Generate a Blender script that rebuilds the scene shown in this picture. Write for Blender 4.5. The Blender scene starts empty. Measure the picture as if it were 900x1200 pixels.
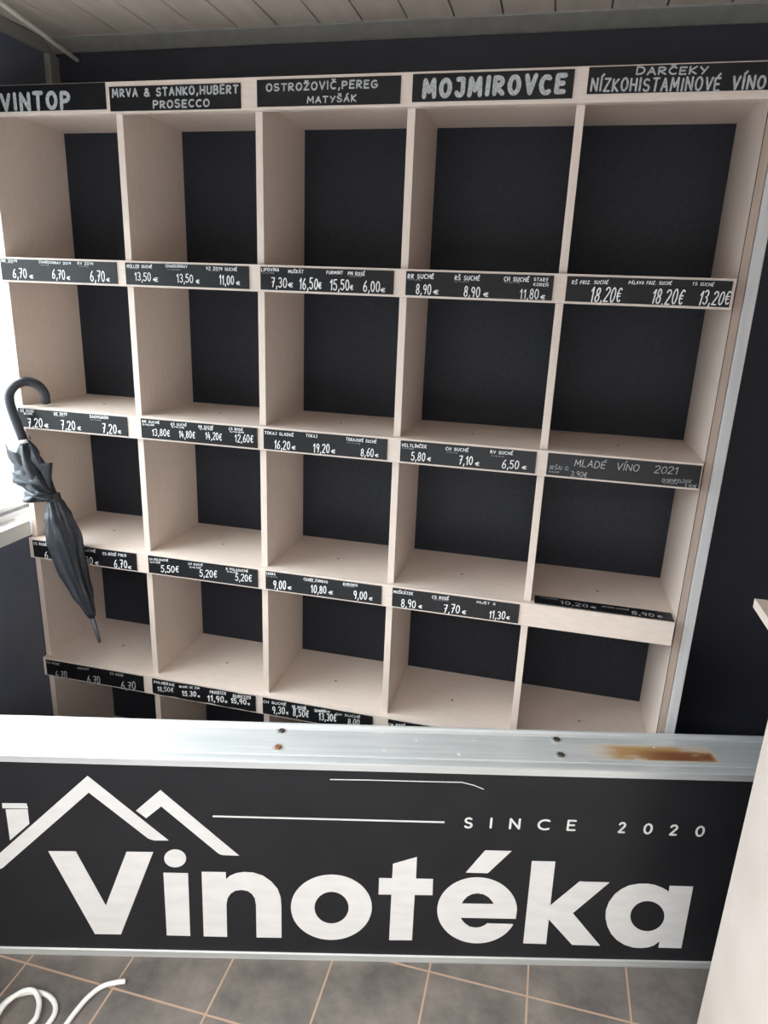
import bpy, bmesh, math, random
from mathutils import Vector, Matrix
from mathutils.geometry import tessellate_polygon

scene = bpy.context.scene
col = scene.collection
R = math.radians
DATA = {"cam":{"loc":[1.47673,-1.68343,1.62],"R":[[0.9708932,-0.2150965,-0.1053558],[0.2363341,0.9317738,0.2755789],[0.0388917,-0.2924569,0.9554875]],"f":806.096},"X":[-0.0,0.3829,0.7499,1.1137,1.4779,1.85],"Z":[1.6947,1.2944,0.8945,0.4895],"misc":{"Zh":2.0308767000217185,"fh":0.06341818510694011,"hh":0.06684572291547387,"d":0.28806510221733855,"zt":2.055364377125286},"fr":[[1.8363,-0.018,1.6913],[1.8368,-0.018,1.6297],[1.8357,-0.018,1.2914],[1.8362,-0.018,0.8969],[1.8166,-0.018,2.0323]],"sign":{"S0":[0.2767,-0.5944,0.0],"t":[0.9693,0.2457,0.0]},"L":{"emblem":[[[[-0.0209,0.2191],[-0.0143,0.2695],[0.0345,0.3152],[0.2619,0.5416],[0.4395,0.3633],[0.4056,0.3622],[0.3958,0.3653],[0.3893,0.3695],[0.261,0.4953],[0.0344,0.2698],[0.0187,0.2607]]],
[[[0.0557,0.4586],[0.1126,0.4598],[0.1146,0.4459],[0.0548,0.4446]]],
[[[0.062,0.4416],[0.1135,0.4437],[0.1128,0.4019],[0.0615,0.3524]]],
[[[0.428,0.5074],[0.6076,0.323],[0.5682,0.3236],[0.5614,0.3259],[0.5564,0.3296],[0.4275,0.4614],[0.3903,0.4265],[0.3676,0.4474]]]],"name":[[[[0.1492,0.3226],[0.215,0.324],[0.2741,0.1599],[0.3367,0.3265],[0.4008,0.3273],[0.3048,0.0687],[0.2398,0.0681]]],
[[[0.422,0.2658],[0.4818,0.2664],[0.4788,0.0686],[0.4198,0.0688]]],
[[[0.4792,0.311],[0.4792,0.3145],[0.4786,0.3179],[0.4777,0.3211],[0.4763,0.3242],[0.4745,0.3271],[0.4723,0.3296],[0.4698,0.3318],[0.4671,0.3337],[0.464,0.3351],[0.4608,0.3361],[0.4575,0.3367],[0.454,0.3368],[0.4506,0.3365],[0.4471,0.3357],[0.4438,0.3345],[0.4406,0.3329],[0.4377,0.3308],[0.4349,0.3285],[0.4325,0.3258],[0.4305,0.3228],[0.4288,0.3197],[0.4275,0.3163],[0.4266,0.3129],[0.4262,0.3094],[0.4262,0.3059],[0.4267,0.3025],[0.4276,0.2992],[0.429,0.2961],[0.4308,0.2932],[0.4329,0.2907],[0.4354,0.2884],[0.4382,0.2865],[0.4413,0.2851],[0.4445,0.284],[0.4479,0.2834],[0.4514,0.2833],[0.4548,0.2836],[0.4583,0.2844],[0.4617,0.2857],[0.4649,0.2873],[0.4678,0.2894],[0.4706,0.2918],[0.473,0.2945],[0.4751,0.2975],[0.4767,0.3007],[0.478,0.304],[0.4788,0.3075]]],
[[[0.5152,0.2714],[0.5737,0.272],[0.574,0.2506],[0.5845,0.2619],[0.5995,0.2699],[0.6189,0.2739],[0.6411,0.2728],[0.6641,0.2642],[0.6847,0.2468],[0.6999,0.2244],[0.7072,0.1992],[0.709,0.1695],[0.709,0.0689],[0.6458,0.0684],[0.646,0.1737],[0.6435,0.1932],[0.6363,0.2072],[0.6261,0.2158],[0.6113,0.2189],[0.5959,0.2161],[0.584,0.2063],[0.5761,0.1913],[0.5727,0.1715],[0.5717,0.0681],[0.5126,0.0683]]],
[[[0.9345,0.1736],[0.9332,0.187],[0.9302,0.2001],[0.9255,0.2126],[0.9193,0.2243],[0.9117,0.2351],[0.9028,0.2448],[0.8927,0.2532],[0.8817,0.2602],[0.8699,0.2656],[0.8575,0.2694],[0.8447,0.2716],[0.8318,0.2721],[0.8188,0.2708],[0.8061,0.2679],[0.7939,0.2634],[0.7823,0.2572],[0.7715,0.2496],[0.7618,0.2407],[0.7532,0.2305],[0.746,0.2193],[0.7402,0.2072],[0.736,0.1944],[0.7334,0.1812],[0.7325,0.1678],[0.7334,0.1543],[0.736,0.141],[0.7402,0.1282],[0.7461,0.1161],[0.7535,0.1049],[0.7624,0.0947],[0.7725,0.0859],[0.7837,0.0785],[0.7958,0.0726],[0.8085,0.0685],[0.8217,0.0662],[0.8352,0.0656],[0.8486,0.0669],[0.8617,0.07],[0.8743,0.0749],[0.8862,0.0814],[0.8972,0.0894],[0.907,0.0988],[0.9155,0.1095],[0.9226,0.1211],[0.9281,0.1336],[0.9319,0.1466],[0.9341,0.16]],
[[0.8764,0.1707],[0.8759,0.1773],[0.8747,0.1837],[0.8727,0.1898],[0.8701,0.1956],[0.8669,0.201],[0.8632,0.2058],[0.8589,0.21],[0.8543,0.2134],[0.8493,0.2162],[0.844,0.2181],[0.8386,0.2192],[0.8331,0.2195],[0.8276,0.2189],[0.8222,0.2175],[0.817,0.2152],[0.8121,0.2122],[0.8076,0.2085],[0.8035,0.2041],[0.7999,0.199],[0.7969,0.1935],[0.7945,0.1876],[0.7928,0.1813],[0.7918,0.1748],[0.7915,0.1683],[0.7919,0.1617],[0.793,0.1552],[0.7949,0.149],[0.7974,0.1431],[0.8006,0.1377],[0.8043,0.1327],[0.8086,0.1285],[0.8133,0.1249],[0.8183,0.1221],[0.8236,0.1201],[0.8292,0.1189],[0.8348,0.1186],[0.8403,0.1192],[0.8458,0.1207],[0.8511,0.123],[0.856,0.1261],[0.8606,0.1299],[0.8647,0.1345],[0.8683,0.1396],[0.8713,0.1452],[0.8736,0.1513],[0.8753,0.1576],[0.8762,0.1641]]],
[[[0.9812,0.3094],[1.0388,0.3317],[1.04,0.266],[1.082,0.2661],[1.0836,0.2161],[1.0393,0.2154],[1.0401,0.0701],[0.9818,0.0691],[0.9815,0.2149],[0.9495,0.2146],[0.9491,0.2651],[0.9812,0.2654]]],
[[[1.298,0.1471],[1.2983,0.1781],[1.2964,0.1888],[1.2934,0.1993],[1.2895,0.2095],[1.2846,0.2193],[1.2787,0.2285],[1.2721,0.237],[1.2647,0.2449],[1.2566,0.252],[1.2479,0.2582],[1.2387,0.2634],[1.2292,0.2677],[1.2193,0.271],[1.2092,0.2732],[1.1989,0.2744],[1.1887,0.2744],[1.1786,0.2734],[1.1687,0.2714],[1.1591,0.2682],[1.1499,0.2641],[1.1413,0.2589],[1.1332,0.2529],[1.1257,0.2459],[1.119,0.2382],[1.1132,0.2297],[1.1082,0.2206],[1.1042,0.211],[1.1011,0.2009],[1.0991,0.1904],[1.0982,0.1797],[1.0983,0.1689],[1.0994,0.1581],[1.1017,0.1474],[1.105,0.1369],[1.1093,0.1267],[1.1146,0.117],[1.1208,0.1078],[1.1279,0.0993],[1.1357,0.0915],[1.1443,0.0846],[1.1535,0.0787],[1.1631,0.0737],[1.1732,0.0698],[1.1836,0.067],[1.1941,0.0653],[1.2047,0.0648],[1.2152,0.0654],[1.2256,0.0672],[1.2356,0.0701],[1.2452,0.0742],[1.2543,0.0792],[1.2628,0.0853],[1.2706,0.0923],[1.2776,0.1002],[1.2836,0.1088],[1.2888,0.118],[1.293,0.1278],[1.292,0.1298],[1.2271,0.1304],[1.2205,0.1235],[1.2113,0.1177],[1.1995,0.1155],[1.1849,0.1181],[1.1722,0.1276],[1.1633,0.1384],[1.1588,0.1468]],
[[1.1579,0.192],[1.1628,0.2035],[1.1705,0.2145],[1.1817,0.2225],[1.1956,0.2253],[1.21,0.2227],[1.2235,0.2142],[1.2335,0.202],[1.2386,0.1925]]],
[[[1.2032,0.3565],[1.2679,0.3567],[1.2154,0.288],[1.1613,0.2882]]],
[[[1.3203,0.3281],[1.3779,0.3281],[1.3804,0.1918],[1.4448,0.2691],[1.5194,0.2684],[1.4398,0.1694],[1.5226,0.0655],[1.4502,0.0666],[1.3814,0.1482],[1.3834,0.0672],[1.3245,0.0681]]],
[[[1.6703,0.2622],[1.7297,0.2616],[1.733,0.0631],[1.6741,0.0634],[1.6732,0.0847],[1.6607,0.0706],[1.647,0.0639],[1.6279,0.0608],[1.6081,0.0622],[1.5849,0.0703],[1.5633,0.0854],[1.546,0.1049],[1.533,0.1292],[1.5248,0.1548],[1.5222,0.1808],[1.5264,0.2069],[1.5369,0.2311],[1.5524,0.2487],[1.5697,0.2604],[1.5925,0.2664],[1.616,0.2671],[1.6355,0.2635],[1.6533,0.2558],[1.6664,0.2479],[1.6715,0.2433]],
[[1.6728,0.1663],[1.6714,0.1726],[1.6694,0.1788],[1.6666,0.1847],[1.6632,0.1903],[1.6593,0.1955],[1.6548,0.2001],[1.6499,0.2041],[1.6447,0.2074],[1.6393,0.2101],[1.6337,0.2119],[1.628,0.213],[1.6223,0.2132],[1.6168,0.2127],[1.6115,0.2113],[1.6065,0.2091],[1.6019,0.2062],[1.5977,0.2026],[1.5941,0.1983],[1.5911,0.1935],[1.5888,0.1882],[1.5871,0.1825],[1.5862,0.1764],[1.586,0.1702],[1.5865,0.1638],[1.5878,0.1575],[1.5898,0.1513],[1.5925,0.1453],[1.5959,0.1396],[1.5998,0.1344],[1.6042,0.1297],[1.6091,0.1256],[1.6144,0.1221],[1.6199,0.1194],[1.6256,0.1175],[1.6314,0.1164],[1.6371,0.1161],[1.6427,0.1167],[1.6481,0.1181],[1.6532,0.1204],[1.6579,0.1234],[1.662,0.1271],[1.6656,0.1314],[1.6686,0.1364],[1.6709,0.1418],[1.6725,0.1476],[1.6734,0.1537],[1.6735,0.16]]]],"rule":[[[[0.5478,0.4389],[1.0991,0.4386],[1.0994,0.4341],[0.5476,0.4344]]]],"scratch":[[[[0.824,0.5502],[0.9102,0.5513],[1.0658,0.5514],[1.1317,0.5521],[1.1603,0.5449],[1.1853,0.5342],[1.1854,0.5321],[1.1605,0.5428],[1.1319,0.5499],[1.0659,0.5493],[0.9103,0.5492],[0.824,0.5481]]]]},"since":[["S",1.1463,0.4203,1.1674,0.42,0.03260000000000002],
["I",1.2086,0.4213,1.2132,0.4214,0.03260000000000002],
["N",1.2546,0.4209,1.2818,0.4208,0.03260000000000002],
["C",1.3226,0.4202,1.3543,0.4202,0.03270000000000001],
["E",1.3936,0.4205,1.4163,0.4203,0.03270000000000001],
["2",1.5181,0.4179,1.5364,0.4175,0.032799999999999996],
["0",1.5792,0.4161,1.602,0.4158,0.032799999999999996],
["2",1.6434,0.4143,1.6632,0.414,0.032899999999999985],
["0",1.7062,0.4125,1.7291,0.4123,0.03290000000000004]],"labels":[[1,0,0.0085,0.359,1.6363,1.6897,[["RR 2019",0.0125,1.6842,0.0615,1.684,0.0072,None],
["1L=8,93€",0.0207,1.6794,0.0482,1.6779,0.0029,None],
["6,70",0.0431,1.6414,0.0876,1.6409,0.0247,None],
["€",0.0948,1.6422,0.108,1.6419,0.0094,None],
["CHARDONNAY 2019",0.1283,1.6839,0.2264,1.6822,0.0071,None],
["1L=8,93€",0.1307,1.6758,0.1589,1.6752,0.0029,None],
["6,70",0.1651,1.6426,0.2049,1.6424,0.0243,None],
["€",0.2092,1.6422,0.2207,1.6418,0.0093,None],
["RV 2019",0.2456,1.6827,0.2928,1.6822,0.0077,None],
["1L=8,93€",0.2491,1.6758,0.2773,1.6749,0.0028,None],
["6,70",0.2798,1.6398,0.3236,1.6398,0.0275,None],
["€",0.3271,1.6413,0.3384,1.6409,0.0091,None]]],[1,1,0.3848,0.7268,1.6363,1.6897,[["MÜLLER SUCHÉ",0.3897,1.6798,0.4621,1.6803,0.0081,None],
["1L=18,00€",0.3901,1.6747,0.4228,1.6745,0.0029,None],
["13,50",0.4106,1.6457,0.4567,1.6457,0.0215,None],
["€",0.4628,1.6452,0.4783,1.6453,0.0103,None],
["CHARDONNAY",0.4998,1.6813,0.561,1.6815,0.0073,None],
["1L=18,00€",0.5045,1.6749,0.5405,1.6745,0.0029,None],
["13,50",0.5296,1.6454,0.5756,1.6455,0.0219,None],
["€",0.5831,1.6446,0.5936,1.6442,0.0102,None],
["VZ 2019 SUCHÉ",0.6118,1.6822,0.6957,1.6817,0.0079,None],
["1L=14,67€",0.619,1.6753,0.6486,1.6747,0.0029,None],
["11,00",0.6468,1.6438,0.6866,1.6444,0.023,None],
["€",0.6919,1.6452,0.7033,1.6449,0.0093,None]]],[1,2,0.7572,1.0936,1.6363,1.6897,[["LIPOVINA",0.7597,1.6786,0.8065,1.6799,0.0084,None],
["1L=9,73€",0.7618,1.6737,0.7935,1.6742,0.0031,None],
["7,30",0.7858,1.642,0.8266,1.6425,0.0232,None],
["€",0.8292,1.6442,0.843,1.6439,0.0108,None],
["MUŠKÁT",0.8301,1.6795,0.8693,1.6802,0.0084,None],
["16,50",0.858,1.6397,0.906,1.6406,0.0276,None],
["€",0.906,1.6429,0.9162,1.6429,0.0152,None],
["FURMINT",0.9274,1.677,0.969,1.6775,0.0083,None],
["PM ROSÉ",0.9813,1.6778,1.0231,1.6776,0.009,None],
["1L=8,00€",0.9848,1.6727,1.0143,1.6728,0.003,None],
["15,50",0.9364,1.6409,0.9856,1.6411,0.025,None],
["€",0.9863,1.643,0.9954,1.6425,0.0121,None],
["6,00",1.0194,1.6403,1.061,1.641,0.0248,None],
["€",1.0622,1.6407,1.0744,1.6404,0.0097,None]]],[1,3,1.1227,1.4601,1.6363,1.6897,[["RR SUCHÉ",1.1265,1.6749,1.1887,1.676,0.0106,None],
["1L=11,87€",1.1276,1.67,1.1585,1.6693,0.0033,None],
["8,90",1.1478,1.6393,1.1843,1.6394,0.023,None],
["€",1.1891,1.6408,1.2022,1.6405,0.0098,None],
["RŠ SUCHÉ",1.2372,1.6734,1.2951,1.6736,0.0105,None],
["1L=11,87€",1.2367,1.6685,1.2709,1.6688,0.0032,None],
["8,90",1.2604,1.6376,1.298,1.6374,0.0235,None],
["€",1.3055,1.6393,1.3182,1.6389,0.0097,None],
["CH SUCHÉ",1.3494,1.6761,1.4059,1.6763,0.0103,None],
["1L=15,73€",1.3507,1.6706,1.3859,1.6709,0.0032,None],
["STARÝ",1.416,1.6774,1.4478,1.676,0.0078,None],
["KOREŇ",1.4163,1.6664,1.4489,1.6659,0.0071,None],
["11,80",1.3878,1.6374,1.4303,1.6374,0.0215,None],
["€",1.4339,1.6384,1.4453,1.638,0.0095,None]]],[1,4,1.4885,1.8296,1.6363,1.6897,[["RŠ FRIZ. SUCHÉ",1.4993,1.6727,1.5765,1.6752,0.0081,None],
["18,20€",1.5414,1.6361,1.6072,1.6377,0.0327,0.085],
["PÁLAVA FRIZ. SUCHÉ",1.619,1.6765,1.7078,1.6778,0.0076,None],
["18.20€",1.6703,1.6376,1.7355,1.6376,0.0321,0.085],
["TS SUCHÉ",1.7489,1.6783,1.792,1.678,0.007,None],
["13,20€",1.7659,1.6388,1.8281,1.6412,0.0299,0.085]]],[2,0,0.0086,0.3574,1.236,1.2894,[["CS 2020",0.0179,1.2791,0.0619,1.2803,0.0082,None],
["BLANC",0.0288,1.2721,0.0572,1.2731,0.0057,None],
["7,20",0.0373,1.236,0.0866,1.2383,0.0273,None],
["€",0.0915,1.2395,0.1065,1.2399,0.0115,None],
["DE 2019",0.1279,1.2796,0.1703,1.2812,0.0089,None],
["1L=9,60€",0.13,1.2741,0.1618,1.2741,0.0032,None],
["7,20",0.1471,1.2374,0.1933,1.2395,0.027,None],
["€",0.1994,1.2408,0.2117,1.241,0.0106,None],
["SAUVIGNON",0.2419,1.2794,0.301,1.28,0.0088,None],
["1L=9,60€",0.2448,1.2725,0.2772,1.273,0.0032,None],
["7,20",0.2794,1.2384,0.3242,1.2405,0.0274,None],
["€",0.3279,1.2416,0.339,1.2417,0.0096,None]]],[2,1,0.4008,0.7424,1.236,1.2894,[["RR SUCHÉ",0.4056,1.2807,0.4578,1.2807,0.0073,None],
["1L=18,40€",0.405,1.2709,0.4417,1.2714,0.0049,None],
["13,80€",0.4331,1.2439,0.488,1.246,0.0196,None],
["RŠ SUCHÉ",0.4917,1.2793,0.539,1.2807,0.0072,None],
["1L=19,73€",0.493,1.2714,0.532,1.2713,0.0048,None],
["14,80€",0.5144,1.245,0.5626,1.2466,0.0202,None],
["RB SUCHÉ",0.5736,1.281,0.6174,1.2821,0.0072,None],
["1L=18,93€",0.5759,1.2725,0.6154,1.2733,0.0048,None],
["14,20€",0.5929,1.2475,0.641,1.2476,0.02,None],
["CS ROSÉ",0.6616,1.2817,0.7019,1.2818,0.0071,None],
["1L=16,80€",0.6638,1.2724,0.7051,1.2727,0.0047,None],
["12,60€",0.6784,1.2468,0.7314,1.2489,0.0214,None]]],[2,2,0.7602,1.0944,1.236,1.2894,[["TOKAJ SLADKÉ",0.7635,1.2759,0.844,1.2755,0.0083,None],
["16,20",0.7899,1.2382,0.8345,1.2395,0.0234,None],
["€",0.8388,1.2416,0.8501,1.2417,0.01,None],
["TOKAJ",0.8774,1.2779,0.9089,1.2772,0.0082,None],
["19,20",0.8974,1.2384,0.9425,1.24,0.0239,None],
["€",0.9467,1.2411,0.9585,1.2414,0.0107,None],
["TOKAJSKÉ SUCHÉ",0.9858,1.2772,1.0662,1.2767,0.0081,None],
["1L=11,47€",0.9889,1.271,1.0233,1.2702,0.0032,None],
["8,60",1.0255,1.24,1.0601,1.2407,0.0219,None],
["€",1.0634,1.2418,1.0732,1.2418,0.0081,None]]],[2,3,1.1283,1.4631,1.236,1.2894,[["VELTLÍNČEK",1.1309,1.2739,1.1952,1.2747,0.0087,None],
["1L=7,73€",1.1324,1.2688,1.163,1.2689,0.0035,None],
["5,80",1.1571,1.2404,1.1927,1.2419,0.0218,None],
["€",1.1979,1.2433,1.2082,1.2433,0.0095,None],
["CH SUCHÉ",1.2423,1.275,1.2994,1.2748,0.0085,None],
["1L=9,47€",1.2435,1.269,1.2725,1.2682,0.0034,None],
["7,10",1.277,1.241,1.3115,1.2425,0.0231,None],
["€",1.3175,1.2422,1.3284,1.2423,0.0103,None],
["RV SUCHÉ",1.3523,1.2761,1.4069,1.2768,0.0084,None],
["1L=8,67€",1.3553,1.2696,1.3871,1.2691,0.0034,None],
["6,50",1.3826,1.2414,1.4236,1.2427,0.022,None],
["€",1.4308,1.2442,1.443,1.2445,0.0084,None]]],[2,4,1.4895,1.8332,1.236,1.2894,[["MLADÉ",1.5522,1.2629,1.6229,1.2631,0.0174,0.1],
["VÍNO",1.6474,1.2627,1.6981,1.2638,0.0171,0.1],
["2021",1.7317,1.2634,1.7826,1.2647,0.0178,0.08],
["IRŠAI O.",1.4961,1.2502,1.5429,1.2518,0.0102,0.1],
["1L=5,20€",1.4952,1.2426,1.5192,1.243,0.0042,None],
["3,90€",1.5462,1.2382,1.584,1.2381,0.0129,0.1],
["DORNFELDER",1.7525,1.2445,1.8153,1.2471,0.0081,0.1],
["1L=5,20€",1.755,1.2412,1.7861,1.2415,0.0036,None],
["3,90€",1.8016,1.2349,1.828,1.2367,0.0089,0.1]]],[3,0,0.0062,0.3567,0.8361,0.8895,[["CS ROSÉ",0.0102,0.8759,0.0558,0.8773,0.0087,None],
["6,70",0.0441,0.8339,0.0925,0.8358,0.0244,None],
["RR SUCHÉ",0.1542,0.8776,0.2231,0.8799,0.0085,None],
["7,80",0.1644,0.8323,0.21,0.8366,0.0258,None],
["€",0.2173,0.8375,0.2299,0.8383,0.0103,None],
["CS ROSÉ POLO",0.2461,0.8782,0.3247,0.8815,0.0093,None],
["1L=8,93€",0.2491,0.8728,0.2846,0.8739,0.0034,None],
["6,70",0.2814,0.8366,0.3257,0.84,0.0255,None],
["€",0.3274,0.8385,0.3397,0.8393,0.0093,None]]],[3,1,0.3957,0.7374,0.8361,0.8895,[["CH POLOSUCHÉ",0.3997,0.8766,0.4609,0.8803,0.0069,None],
["1L=7,33€",0.4009,0.8674,0.4348,0.8696,0.0052,None],
["5,50€",0.4357,0.8428,0.4934,0.8488,0.0216,None],
["CH SUCHÉ",0.5241,0.8791,0.5694,0.8808,0.0068,None],
["1L=6,93€",0.5275,0.8686,0.5638,0.87,0.0051,None],
["5,20€",0.5584,0.8447,0.6131,0.8496,0.023,None],
["R POLOSUCHÉ",0.6417,0.8803,0.7087,0.8813,0.0075,None],
["1L=6,93€",0.6439,0.8706,0.6771,0.8708,0.005,None],
["5,20€",0.6694,0.8472,0.7197,0.8507,0.0219,None]]],[3,2,0.761,1.0953,0.8361,0.8895,[["TERRA",0.7616,0.8789,0.7913,0.8808,0.0077,None],
["1L=12,00€",0.7633,0.8731,0.7972,0.8739,0.0039,None],
["9,00",0.7833,0.839,0.8215,0.8417,0.0267,None],
["€",0.8265,0.8433,0.8391,0.8442,0.0094,None],
["CUVÉE ČUNOVO",0.8737,0.8805,0.9435,0.8808,0.008,None],
["1L=14,40€",0.8758,0.8749,0.908,0.875,0.0038,None],
["10,80",0.8947,0.8426,0.9396,0.8456,0.0246,None],
["€",0.9461,0.8457,0.9592,0.8467,0.0101,None],
["RUBONIS",0.987,0.8792,1.0283,0.8812,0.0083,None],
["1L=12,00€",0.9883,0.8744,1.0185,0.8753,0.0038,None],
["9,00",1.0174,0.8423,1.0554,0.8453,0.0251,None],
["€",1.0602,0.8443,1.0714,0.8451,0.0092,None]]],[3,3,1.1249,1.4606,0.8361,0.8895,[["MUŠKÁTEK",1.1278,0.8757,1.1811,0.8769,0.009,None],
["8,90",1.1502,0.8369,1.1903,0.8401,0.0236,None],
["€",1.1979,0.8412,1.2085,0.8418,0.01,None],
["CS ROSÉ",1.2323,0.8761,1.2776,0.8782,0.0089,None],
["1L=10,27€",1.2364,0.8704,1.2739,0.8718,0.004,None],
["7,70",1.2649,0.8375,1.308,0.8412,0.0251,None],
["€",1.3138,0.8412,1.3253,0.842,0.0107,None],
["MUŠT S",1.3505,0.878,1.399,0.8794,0.007,None],
["11,30",1.3845,0.8402,1.4264,0.8421,0.023,None],
["€",1.4295,0.8435,1.4391,0.8441,0.0097,None]]],[4,0,0.0034,0.3507,0.4311,0.4845,[["CS ROSÉ",0.0067,0.4736,0.0537,0.4725,0.0075,None],
["6,70",0.0344,0.4239,0.0784,0.4299,0.0265,None],
["MERLOT",0.1201,0.4712,0.161,0.4742,0.0074,None],
["6,70",0.1507,0.4262,0.1982,0.432,0.0271,None],
["CS ROSÉ",0.2356,0.4733,0.2828,0.473,0.0082,None],
["6,70",0.2714,0.4261,0.3231,0.4329,0.0286,None]]],[4,1,0.3818,0.724,0.4311,0.4845,[["PIN.NERAIE",0.3884,0.4686,0.4581,0.47,0.0094,None],
["18,50€",0.3977,0.4423,0.4537,0.4489,0.0169,None],
["BLANC DE CHA",0.4742,0.4711,0.5428,0.4772,0.0079,None],
["15.30",0.4816,0.4411,0.53,0.4464,0.0187,0.15],
["€",0.5344,0.4463,0.5433,0.447,0.0074,None],
["PROSECCO",0.576,0.4723,0.6292,0.4771,0.011,None],
["11,90",0.5668,0.4385,0.6217,0.4443,0.0222,0.15],
["€",0.6239,0.4438,0.6335,0.4447,0.0083,None],
["DUREZZO",0.6515,0.4726,0.7099,0.4772,0.0109,None],
["15,90",0.6435,0.4465,0.6953,0.4509,0.0183,0.15],
["€",0.6982,0.4505,0.7068,0.4503,0.0082,None]]],[4,2,0.7468,1.0839,0.4311,0.4845,[["CH SUCHÉ",0.7488,0.4732,0.8207,0.4771,0.009,None],
["9,30",0.7774,0.436,0.817,0.4411,0.0246,None],
["€",0.8206,0.4418,0.8289,0.4421,0.0103,None],
["RR SUCHÉ",0.8396,0.4724,0.8832,0.4756,0.0089,None],
["1L=11,33€",0.842,0.4626,0.8844,0.4682,0.0064,None],
["8,50€",0.842,0.4395,0.8916,0.4453,0.0257,None],
["TRAMÍN",0.9077,0.474,0.9437,0.4771,0.0089,None],
["1L=17,73€",0.909,0.4666,0.9564,0.4732,0.0063,None],
["13,30€",0.9221,0.4411,0.9765,0.4479,0.0255,None],
["CH SUCHÉ",0.9736,0.4803,1.0475,0.4839,0.0075,None],
["8,00",1.011,0.4459,1.0457,0.4502,0.0189,None]]],[4,3,1.1298,1.4495,0.4311,0.4845,[["CM ROSÉ",1.1307,0.4765,1.1801,0.4819,0.0111,None]]]],"headers":[[0,0,-0.1756,0.3623,2.0387,2.0958,[["VINTOP",0.0629,2.0397,0.2643,2.0405,0.0382,0.22]]],[0,1,0.3732,0.714,2.034,2.0864,[["MRVA & STANKO,HUBERT",0.3809,2.0624,0.7092,2.0639,0.0198,0.2],
["PROSECCO",0.4884,2.037,0.6361,2.0383,0.0183,0.2]]],[0,2,0.7545,1.0916,2.0364,2.0909,[["OSTROŽOVIČ,PEREG",0.7766,2.0659,1.0395,2.0675,0.0173,0.2],
["MATYŠÁK",0.8757,2.0406,0.9921,2.0411,0.0151,0.2]]],[0,3,1.1177,1.4582,2.0391,2.0925,[["MOJMIROVCE",1.1394,2.0463,1.444,2.0479,0.0358,0.24]]],[0,4,1.4862,1.8225,2.0462,2.0987,[["DARČEKY",1.5786,2.0773,1.7149,2.0751,0.0156,0.2],
["NÍZKOHISTAMINOVÉ",1.4922,2.0495,1.7423,2.0452,0.0258,0.15],
["VÍNO",1.7615,2.0455,1.8248,2.0455,0.0255,0.17]]]],"fallen":[[1.4963,0.0353,0.8975],[1.4973,0.0043,0.8975],[1.8349,-0.0048,0.8975],[1.8343,0.0255,0.8975]],"pole":[[0.1014,-0.0301,2.268],[0.0739,0.285,2.2421]],"cable":[[0.6215,-0.5812],[0.5964,-0.5927],[0.5734,-0.6104],[0.56,-0.6407],[0.5548,-0.6742],[0.5529,-0.7077]],"coil":[[0.3805,-0.7158],[0.3889,-0.6878],[0.4145,-0.6676],[0.4507,-0.6598],[0.4852,-0.6678],[0.5075,-0.6872],[0.5131,-0.7146]],"coil2":[[0.3935,-0.7295],[0.3952,-0.6995],[0.4107,-0.6735],[0.4338,-0.6672],[0.4627,-0.6852],[0.4799,-0.7119],[0.4824,-0.7316]],"umb":{"axis":[[0.0453,-0.056,1.2025],[0.0584,-0.06,1.1477],[0.088,-0.064,1.089],[0.1326,-0.066,1.0486],[0.149,-0.068,0.982],[0.163,-0.068,0.9055],[0.1813,-0.062,0.7987],[0.2165,-0.055,0.682],[0.2327,-0.052,0.5978]],"hook":[[0.0531,-0.056,1.1762],[0.0411,-0.055,1.2191],[0.0263,-0.054,1.2615],[0.0136,-0.052,1.3034],[0.0113,-0.048,1.3314],[0.0212,-0.04,1.3525],[0.0359,-0.026,1.3638],[0.0494,-0.012,1.3645],[0.0672,0.002,1.3535],[0.0761,0.012,1.3313],[0.0735,0.018,1.3036]],"petals":[[[0.0036,-0.075,1.1903],[0.042,-0.08,1.1726],[0.0758,-0.085,1.1424],[0.1428,-0.078,1.0554],[0.103,-0.095,1.0732],[0.0453,-0.09,1.1135],[0.0239,-0.083,1.1445]],
[[0.0274,-0.088,1.1187],[0.0788,-0.09,1.1339],[0.1197,-0.09,1.1059],[0.1445,-0.08,1.0561],[0.1262,-0.098,1.0615],[0.0734,-0.1,1.0715],[0.0353,-0.095,1.0913]],
[[0.0657,-0.058,1.2168],[0.0911,-0.058,1.175],[0.108,-0.056,1.144],[0.1306,-0.056,1.1461],[0.1362,-0.07,1.0526],[0.1075,-0.072,1.0804],[0.0813,-0.07,1.1519]],
[[0.0556,-0.09,1.0646],[0.102,-0.1,1.0769],[0.1383,-0.098,1.0702],[0.1509,-0.085,1.0531],[0.1271,-0.095,1.0433],[0.0858,-0.1,1.0377],[0.0535,-0.095,1.038]]],"tips":[[0.0036,-0.075,1.1903],[0.0689,-0.058,1.2195]]}}

# ------------------------------------------------------------------ camera
cam_d = bpy.data.cameras.new('camera')
cam = bpy.data.objects.new('camera', cam_d)
col.objects.link(cam)
_r = DATA['cam']['R']
_right = Vector([_r[i][0] for i in range(3)])
_fwd = Vector([_r[i][1] for i in range(3)])
_up = Vector([_r[i][2] for i in range(3)])
cam.matrix_world = Matrix.Translation(Vector(DATA['cam']['loc'])) @ Matrix(
    [(_right[i], _up[i], -_fwd[i]) for i in range(3)]).to_4x4()
cam_d.sensor_fit = 'HORIZONTAL'
cam_d.sensor_width = 36.0
cam_d.lens = DATA['cam']['f'] * 36.0 / 900.0
cam_d.clip_start = 0.02
scene.camera = cam

# ------------------------------------------------------------------ sky, daylight, exposure
world = bpy.data.worlds.new('sky')
scene.world = world
world.use_nodes = True
_bg = world.node_tree.nodes['Background']
_bg.inputs[0].default_value = (0.97, 0.98, 1.0, 1)
_bg.inputs[1].default_value = 4.0
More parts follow.
